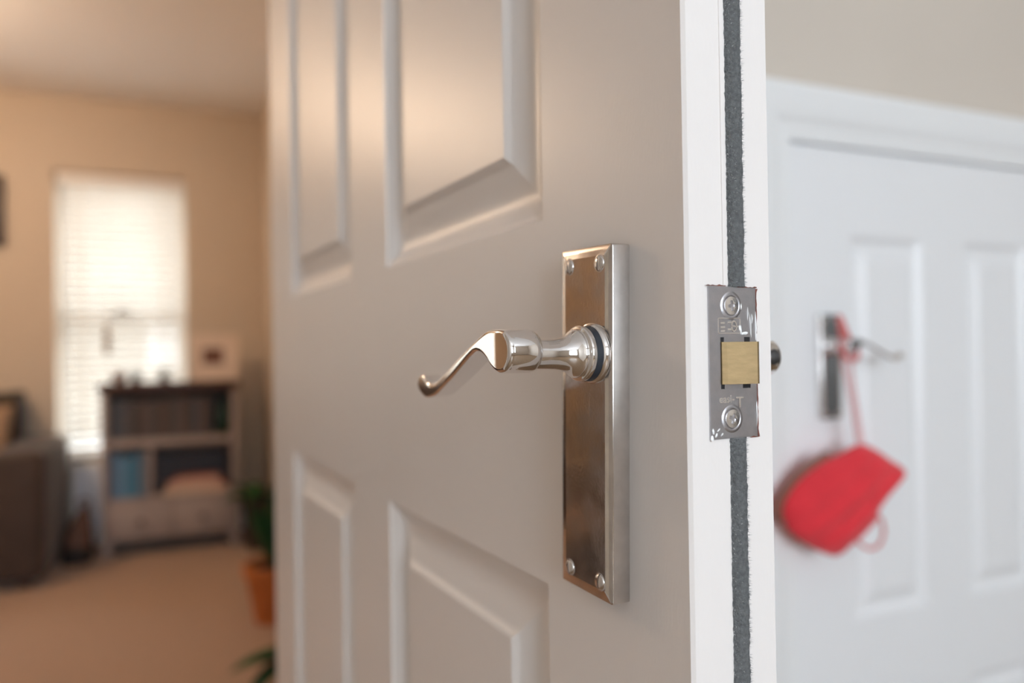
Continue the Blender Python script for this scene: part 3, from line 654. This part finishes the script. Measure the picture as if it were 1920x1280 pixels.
for a, b in ((BX0+0.032, mid-0.002), (mid+0.002, BX1-0.032)):
    d = bpart('drawer', (a, BY0, 0.085), (b, BY0+0.018, 0.260), M['case'])
    MB().lathe([(0.006, 0), (0.006, -0.012), (0.013, -0.016), (0.013, -0.024), (0.006, -0.028)], 14, ((a+b)/2-ox, BY0-oy+0.001, 0.175), 'Y').obj('knob', M['case_top'], d, smooth=40)
for x in (BX0+0.002, BX1-0.042):
    for y in (BY0+0.002, BY1-0.042): bpart('leg', (x, y, 0), (x+0.04, y+0.04, 0.085), M['case'])
# books
def book(x, z, th, h, dp, m, label, group, lean=0.0):
    t = empty('book', (x, BY0+0.03, z)); t.rotation_euler = (0, lean, 0)
    MB().box((0.002, 0.004, 0.003), (th-0.002, dp-0.003, h-0.003)).obj('pages', M['paper'], t)
    c = MB().box((0, 0, 0), (0.002, dp, h)).box((th-0.002, 0, 0), (th, dp, h)).box((0.002, 0, 0), (th-0.002, 0.003, h)); c.obj('cover', m, t)
    return tag(t, label, 'book', group)
cols = [mat('slate_book_cloth', (0.065, 0.075, 0.095), 0.7), mat('charcoal_book_cloth', (0.055, 0.048, 0.048), 0.7), mat('dusky_brown_book_cloth', (0.095, 0.065, 0.058), 0.7), mat('grey_book_cloth', (0.09, 0.078, 0.08), 0.7)]
nam = ['slate blue', 'charcoal', 'dusky brown', 'dull grey']
x = BX0+0.036; i = 0
seq = [0, 0, 3, 1, 2, 3, 1, 2, 1, 3, 2, 1, 0, 2, 1]
while x < 0.10 and i < len(seq):
    th = random.uniform(0.024, 0.036); c_ = seq[i]
    book(x, 0.585, th, random.uniform(0.185, 0.222), 0.17, cols[c_], 'upright %s book on the bookcase upper shelf' % nam[c_], 'books on the upper shelf'); x += th+0.0012; i += 1
blues = [mat('blue_book_cloth', c, 0.6) for c in ((0.085, 0.17, 0.29), (0.06, 0.20, 0.32), (0.12, 0.23, 0.37), (0.045, 0.15, 0.26), (0.13, 0.17, 0.22))]
bn = ['dusty blue', 'teal blue', 'pale blue', 'deep blue', 'grey-blue']
x = BX0+0.034
for i, q in enumerate((0, 2, 1, 3, 4)):
    th = 0.0325; book(x, 0.290, th, 0.232-0.012*(i % 3), 0.19, blues[q], 'upright %s book on the bookcase lower shelf' % bn[q], 'blue books on the lower shelf'); x += th+0.001
for i in range(9):                                               # dark spines behind the pile
    th = 0.038; t = book(-0.178+i*(th+0.001), 0.290, th, 0.20, 0.12, cols[0], 'upright slate blue book behind the pile of magazines', 'books behind the magazines'); t.location.y = BY0+0.165
mags = [('salmon pink', (0.55, 0.20, 0.15)), ('cream', (0.62, 0.45, 0.30)), ('rose', (0.50, 0.17, 0.15)), ('peach', (0.62, 0.33, 0.22)), ('brick pink', (0.45, 0.15, 0.11))]
z = 0.2905
for i, (nm, c) in enumerate([mags[1], mags[0], mags[3], mags[2], mags[4]]):
    hgt = 0.016; t = empty('magazine', (0.02+0.012*math.sin(i*2.1), BY0+0.082, z), random.uniform(-0.06, 0.06)); wv = 0.155-0.012*i
    rbox('cover', (-wv, -0.07, 0), (wv, 0.07, hgt), 0.003, mat('magazine_'+nm.replace(' ', '_'), c, 0.5), t, 2)
    MB().box((-wv+0.003, -0.0705, 0.004), (wv-0.003, 0.068, hgt-0.004)).obj('pages', M['paper'], t)
    tag(t, '%s magazine in the flat pile on the lower shelf' % nm, 'magazine', 'pile of magazines on the lower shelf'); z += hgt+0.0004
v = MB().lathe([(0.022, 0), (0.030, 0.02), (0.033, 0.08), (0.024, 0.14), (0.016, 0.17), (0.020, 0.19)], 20, (0.155, BY0+0.06, 0.5852)).obj('vase', M['vase'], smooth=40)
tag(v, 'dark green glazed vase at the end of the upper shelf', 'vase')
# leaning framed print on the bookcase
fr = empty('framed_print', (0.118, 4.36, 0.8665)); fr.rotation_euler = (math.radians(-7), 0, math.radians(-4)); tag(fr, 'pale framed print with a dark square motif leaning on the bookcase', 'picture')
FW, FH = 0.125, 0.252
for a, b in (((-FW, -0.012, 0), (-FW+0.02, 0.012, FH)), ((FW-0.02, -0.012, 0), (FW, 0.012, FH)), ((-FW+0.02, -0.012, 0), (FW-0.02, 0.012, 0.02)), ((-FW+0.02, -0.012, FH-0.02), (FW-0.02, 0.012, FH))):
    rbox('frame_bar', a, b, 0.002, M['white_frame'], fr, 2)
MB().box((-FW+0.018, -0.002, 0.018), (FW-0.018, 0.006, FH-0.018)).obj('print', M['print'], fr)
MB().box((-0.06, -0.0032, 0.085), (0.045, -0.002, 0.175)).obj('motif', M['motif'], fr)
# small plants and a glass ball on the bookcase top
def leafblade(mb, base, ang, elev, L, W, droop, n=7):
    d = Vector((math.cos(ang)*math.cos(elev), math.sin(ang)*math.cos(elev), math.sin(elev))); side = Vector((-math.sin(ang), math.cos(ang), 0)); vs = []
    for i in range(n+1):
        t_ = i/n; p = Vector(base) + d*L*t_ + Vector((0, 0, -droop*t_*t_*L)); wd = W*math.sin(PI*min(1, 0.08+0.92*t_))**0.8
        vs += [p-side*wd + Vector((0, 0, wd*0.35)), p, p+side*wd + Vector((0, 0, wd*0.35))]
    mb.add(vs, [(3*i+j, 3*i+j+1, 3*i+j+4, 3*i+j+3) for i in range(n) for j in range(2)])
def potplant(loc, r, h, potm, leafm, leaves, label, group=None, pot_label=None):
    t = empty('potted_plant', loc)
    MB().lathe([(r*0.62, 0), (r*0.92, h*0.82), (r, h*0.82), (r, h), (r*0.9, h), (r*0.85, h*0.86)], 24).obj('pot', potm, t, smooth=30)
    MB().lathe([(r*0.86, h*0.83), (r*0.8, h*0.88), (0.002, h*0.9)], 24).obj('soil', M['soil'], t)
    for (a, e, L, W, dr) in leaves:
        mb = MB(); leafblade(mb, (0, 0, h*0.86), a, e, L, W, dr)
        me = bpy.data.meshes.new('leaf'); me.from_pydata(mb.v, [], mb.f); me.materials.append(leafm)
        me.polygons.foreach_set('use_smooth', [True]*len(me.polygons)); o = link('leaf', me, t)
        so = o.modifiers.new('s', 'SOLIDIFY'); so.thickness = 0.0012
    return tag(t, label, 'plant', group)
for (x, lab, hh) in ((-0.262, 'small spiky green plant in a brown pot next to the glass ball', 0.045), (-0.128, 'small spiky green plant in a brown pot next to the framed print', 0.052)):
    potplant((x, 4.34, 0.8665), 0.030, 0.034, M['case_top'], M['leaf'], [(k*2*PI/9 + 0.2, 0.75 + 0.5*(k % 3)/3, hh*random.uniform(0.8, 1.15), 0.006, 0.1) for k in range(9)], lab)
t = MB().lathe([(0.002, 0.002), (0.020, 0.004), (0.034, 0.016), (0.038, 0.032), (0.034, 0.048), (0.020, 0.060), (0.002, 0.064)], 24, (-0.335, 4.27, 0.8665)).obj('glass_ball', mat('smoky_glass', (0.30, 0.22, 0.20), 0.05, spec=1.0), smooth=60)
tag(t, 'smoky glass ball ornament at the end of the bookcase top', 'ornament')
# plants by the side wall
lv = [(PI*0.98, 0.55, 0.20, 0.030, 0.45), (PI*1.15, 0.75, 0.22, 0.032, 0.5), (PI*0.8, 0.9, 0.22, 0.03, 0.4), (PI*1.4, 0.6, 0.2, 0.03, 0.4), (PI*1.7, 1.0, 0.20, 0.028, 0.4), (PI*0.5, 1.0, 0.2, 0.03, 0.4), (PI*1.05, 1.1, 0.23, 0.03, 0.5)]
potplant((0.305, 4.09, 0), 0.075, 0.27, M['dark_pot'], M['leaf'], lv, 'green leafy plant in a dark pot beside the bookcase')
lv = [(PI*q, 1.25 + 0.08*math.sin(q*9), 0.32+0.05*math.sin(q*5), 0.035, 0.06) for q in (0.1, 0.45, 0.8, 1.2, 1.5, 1.85)]
potplant((0.284, 2.98, 0), 0.113, 0.215, M['terracotta'], M['leaf2'], lv, 'green plant in a wide terracotta pot by the side wall')
lv = [(PI*1.02, 0.22, 0.19, 0.040, 0.25), (PI*1.16, -0.02, 0.17, 0.036, 0.4), (PI*0.9, 0.30, 0.15, 0.034, 0.3), (PI*1.45, 0.7, 0.16, 0.025, 0.4), (PI*0.55, 0.8, 0.16, 0.025, 0.3), (PI*1.8, 1.0, 0.18, 0.025, 0.3), (PI*0.2, 1.1, 0.18, 0.025, 0.3)]
potplant((0.275, 2.28, 0), 0.06, 0.135, M['dark_pot'], M['leaf2'], lv, 'low plant with dark pointed leaves near the doorway')
# sofa
so = empty('sofa', (-1.35, 4.18, 0)); tag(so, 'dark brown upholstered sofa under the dark picture', 'sofa'); ox, oy = -1.35, 4.18
def spart(name, a, b, r, m, fn=None): return rbox(name, (a[0]-ox, a[1]-oy, a[2]), (b[0]-ox, b[1]-oy, b[2]), r, m, so, 4)
spart('base', (-2.05, 3.86, 0.05), (-0.78, 4.54, 0.30), 0.02, M['sofa'])
spart('armrest', (-0.80, 3.79, 0.035), (-0.592, 4.54, 0.605), 0.045, M['sofa'])
spart('armrest', (-2.25, 3.79, 0.035), (-2.04, 4.54, 0.605), 0.045, M['sofa'])
spart('backrest', (-2.05, 4.34, 0.28), (-0.765, 4.56, 0.815), 0.06, M['sofa'])
for x in (-2.03, -1.41): spart('seat_cushion', (x, 3.83, 0.29), (x+0.61, 4.36, 0.43), 0.04, M['sofa'])
for x in (-2.2, -0.70):
    for y in (3.84, 4.48): spart('foot', (x, y, 0), (x+0.05, y+0.05, 0.06), 0.005, M['case_top'])
def puff(name, w_, h_, d_, m, loc, rot, label, cat):
    mb = MB(); n_ = 12; vs = []
    for s_ in (-1, 1):
        for i in range(n_+1):
            for j in range(n_+1):
                u, v_ = 2*i/n_-1, 2*j/n_-1; e = max(0, (1-u**4)*(1-v_**4))**0.5
                pin = 1 - 0.06*(1-abs(u)**2)*abs(v_)**6 - 0.06*(1-abs(v_)**2)*abs(u)**6
                vs.append((u*w_/2*pin, s_*d_/2*e, (v_*pin+1)*h_/2))
    q = (n_+1)**2
    mb.add(vs, [(s_*q+i*(n_+1)+j, s_*q+(i+1)*(n_+1)+j, s_*q+(i+1)*(n_+1)+j+1, s_*q+i*(n_+1)+j+1) for s_ in (0, 1) for i in range(n_) for j in range(n_)])
    me = mb.mesh(name, m, 60); bm = bmesh.new(); bm.from_mesh(me); bmesh.ops.remove_doubles(bm, verts=bm.verts, dist=1e-5); bmesh.ops.recalc_face_normals(bm, faces=bm.faces); bm.to_mesh(me); bm.free()
    o = link(name, me); o.location = loc; o.rotation_euler = rot; return tag(o, label, cat)
puff('cushion', 0.40, 0.36, 0.13, M['cushion'], (-0.985, 4.165, 0.434), (math.radians(-16), 0, 0), 'plump tan cushion resting against the sofa back', 'cushion')
o = rbox('throw', (-1.15, 4.30, 0.60), (-0.80, 4.59, 0.842), 0.02, M['throw'], seg=3)
me = o.data; bm = bmesh.new(); bm.from_mesh(me)
bpy.data.objects.remove(o); bm.free()
mb = MB(); pr = cr([Vector((0, y, z)) for y, z in ((4.333, 0.56), (4.334, 0.70), (4.338, 0.79), (4.37, 0.822), (4.45, 0.824), (4.53, 0.822), (4.566, 0.79), (4.568, 0.65))], 4, False)
vs = []
for i in range(13):
    x = -1.12 + 0.33*i/12
    for p in pr: vs.append((x, p.y + 0.003*math.sin(x*60+p.z*9), p.z + 0.002*math.sin(x*45)))
k = len(pr); mb.add(vs, [(i*k+j, i*k+j+1, (i+1)*k+j+1, (i+1)*k+j) for i in range(12) for j in range(k-1)])
o = mb.obj('throw', M['throw'], smooth=60); s_ = o.modifiers.new('s', 'SOLIDIFY'); s_.thickness = 0.008; s_.offset = 1
tag(o, 'near-black throw folded over the sofa back', 'throw')
# dark picture on the wall
pc = empty('wall_picture', (-1.13, 4.585, 1.585)); tag(pc, 'dark framed picture on the wall above the sofa', 'picture')
for a, b in (((-0.25, -0.015, 0), (-0.22, 0.014, 0.365)), ((0.22, -0.015, 0), (0.25, 0.014, 0.365)), ((-0.22, -0.015, 0), (0.22, 0.014, 0.03)), ((-0.22, -0.015, 0.335), (0.22, 0.014, 0.365))): rbox('frame_bar', a, b, 0.003, M['black_frame'], pc, 2)
MB().box((-0.222, -0.004, 0.028), (0.222, 0.008, 0.337)).obj('print', M['dark_print'], pc)
# radiator below the window
ra = empty('radiator', (-0.30, 4.53, 0.10)); tag(ra, 'white panel radiator below the blind', 'radiator')
mb = MB(); k = 48; vs = []
for i in range(k+1):
    x = -0.27 + 0.54*i/k; y = -0.02 if (i//2) % 2 else -0.028
    vs += [(x, y, 0.012), (x, y, 0.295)]
mb.add(vs, [(2*i, 2*i+2, 2*i+3, 2*i+1) for i in range(k)]); mb.box((-0.27, -0.019, 0.0), (0.27, 0.03, 0.31))
mb.obj('panel', M['radiator'], ra); rbox('top_grille', (-0.272, -0.024, 0.305), (0.272, 0.034, 0.318), 0.003, M['radiator'], ra)
for x in (-0.22, 0.22): MB().box((x-0.012, 0.03, 0.05), (x+0.012, 0.07, 0.25)).obj('bracket', M['radiator'], ra)
for x in (-0.25, 0.25): MB().lathe([(0.008, -0.10), (0.008, 0.01)], 10, (x, 0, 0)).obj('pipe', M['radiator'], ra)
# slouching bag on the floor
bgx, bgy = -0.527, 4.20
t = empty('bag', (bgx, bgy, 0)); tag(t, 'slouching brown leather bag between the sofa and the bookcase', 'bag')
def bagring(z, x0, x1, d): return [(x0 + (x1-x0)*(0.5+0.5*math.cos(a)), d*math.sin(a), z) for a in [2*PI*k/24 for k in range(24)]]
def stack(rings, m, name):
    mb = MB(); vs = sum(rings, []); R = len(rings)
    mb.add(vs, [(i*24+k, i*24+(k+1) % 24, (i+1)*24+(k+1) % 24, (i+1)*24+k) for i in range(R-1) for k in range(24)] + [tuple(range(24)), tuple(range((R-1)*24, R*24))]); return mb.obj(name, m, t, smooth=50)
stack([bagring(0.0, -0.058, 0.075, 0.06), bagring(0.02, -0.062, 0.08, 0.068), bagring(0.085, -0.061, 0.08, 0.068)], M['bag_dark'], 'bag_base')
stack([bagring(0.085, -0.060, 0.079, 0.066), bagring(0.14, -0.05, 0.076, 0.06), bagring(0.20, -0.018, 0.07, 0.048), bagring(0.25, 0.012, 0.062, 0.03), bagring(0.272, 0.025, 0.056, 0.014)], M['bag'], 'bag_body')
MB().tube(cr([Vector(p) for p in ((0.028, 0, 0.265), (0.02, -0.01, 0.30), (0.045, -0.015, 0.312), (0.062, -0.01, 0.295), (0.052, 0, 0.265))], 5, False), 0.006, 8).obj('bag_handle', M['bag'], t, smooth=60)
# unseen pendant, added for the room's warm light and the sheen on the door
pl = empty('added_pendant', (-1.40, 3.15, 2.08)); tag(pl, 'unseen warm paper globe pendant added to light the room', 'lamp')
R_ = 0.15; MB().lathe([(max(0.004, R_*math.sin(a)), -R_*math.cos(a)) for a in [PI*q/18 for q in range(19)]], 32).obj('shade', M['lamp'], pl, smooth=60)
MB().tube([(0, 0, R_-0.005), (0, 0, CE-2.08-0.02)], 0.003, 8).obj('flex', M['trim_paint'], pl)
MB().lathe([(0.045, 0), (0.04, -0.02), (0.006, -0.03)], 20, (0, 0, CE-2.08)).obj('ceiling_rose', M['trim_paint'], pl, smooth=40)

# furniture out of the picture that the chrome mirrors
M['oak'] = mat('dark_stained_oak', (0.045, 0.021, 0.010), 0.4, var=0.4, vscale=9, stretch=(1, 8, 1))
sb = empty('sideboard', (-3.15, 3.05, 0)); tag(sb, 'dark oak sideboard against the side wall opposite the potted plants', 'sideboard')
rbox('body', (-0.22, -0.85, 0.08), (0.22, 0.85, 0.80), 0.005, M['oak'], sb); rbox('top', (-0.235, -0.87, 0.80), (0.24, 0.87, 0.83), 0.005, M['oak'], sb)
for i in range(3):
    d = rbox('cupboard_door', (0.22, -0.83+i*0.56, 0.11), (0.236, -0.29+i*0.56, 0.77), 0.004, M['oak'], sb)
    MB().lathe([(0.007, 0), (0.007, 0.012), (0.014, 0.016), (0.014, 0.024)], 14, (0.235, -0.36+i*0.56, 0.46), 'X').obj('knob', M['brass'], d, smooth=40)
for x in (-0.21, 0.17):
    for y in (-0.83, 0.79): MB().box((x, y, 0), (x+0.04, y+0.04, 0.08)).obj('leg', M['oak'], sb)
ct = empty('coffee_table', (-1.75, 2.35, 0)); tag(ct, 'low dark oak coffee table in the middle of the carpet', 'table')
rbox('table_top', (-0.30, -0.50, 0.40), (0.30, 0.50, 0.435), 0.006, M['oak'], ct); rbox('lower_shelf', (-0.26, -0.46, 0.12), (0.26, 0.46, 0.14), 0.004, M['oak'], ct)
for x in (-0.28, 0.23):
    for y in (-0.48, 0.43): MB().box((x, y, 0), (x+0.05, y+0.05, 0.40)).obj('leg', M['oak'], ct)
M['grey_door'] = mat('dark_grey_door_paint', (0.045, 0.045, 0.047), 0.4)
gd = empty('door_3', (2.058, -1.05, 0.006)); struct(gd, 'unseen dark grey panelled door added in the hall side wall', 'door')  # unseen door, added to give the cupboard handle plate a dark reflection
leaf(gd, 0.90, 2.0, 0.04, [(0.13, 0.40, 0.25, 0.85), (0.50, 0.77, 0.25, 0.85), (0.13, 0.40, 1.05, 1.8), (0.50, 0.77, 1.05, 1.8)], M['grey_door'])
MB().lathe([(0.012, 0), (0.012, -0.03), (0.027, -0.045), (0.027, -0.06), (0.012, -0.07)], 20, (0.001, 0.07, 1.0), 'X').obj('door_knob', M['chrome'], gd, smooth=40)

# the house across the street, seen in slivers between the slats
M['buff'] = mat('buff_brick', (0.22, 0.185, 0.145), 0.9, var=0.25, vscale=6)
M['tile'] = mat('brown_roof_tile', (0.12, 0.08, 0.06), 0.9, var=0.3, vscale=6)
hs = empty('house', (-1.0, 15.0, -0.2)); tag(hs, 'buff brick house across the street beyond the slatted blind', 'house')
MB().box((-9, -2, 0), (9, 4, 5.2)).obj('wall', M['buff'], hs)
MB().add([(-9.4, -2.4, 5.2), (9.4, -2.4, 5.2), (9.4, 4.4, 5.2), (-9.4, 4.4, 5.2), (-9.4, 1, 8.0), (9.4, 1, 8.0)], [(0, 1, 5, 4), (2, 3, 4, 5), (0, 4, 3), (1, 2, 5), (0, 3, 2, 1)]).obj('roof', M['tile'], hs)
for x in (-6.5, -3.2, 2.4, 5.6):
    for z in (0.9, 3.3):
        f_ = MB().box((x-0.6, -2.06, z), (x+0.6, -2.0, z+1.3)).obj('window', M['upvc'], hs)
        MB().box((x-0.53, -2.08, z+0.07), (x+0.53, -2.06, z+1.23)).obj('pane', M['dark'], f_)
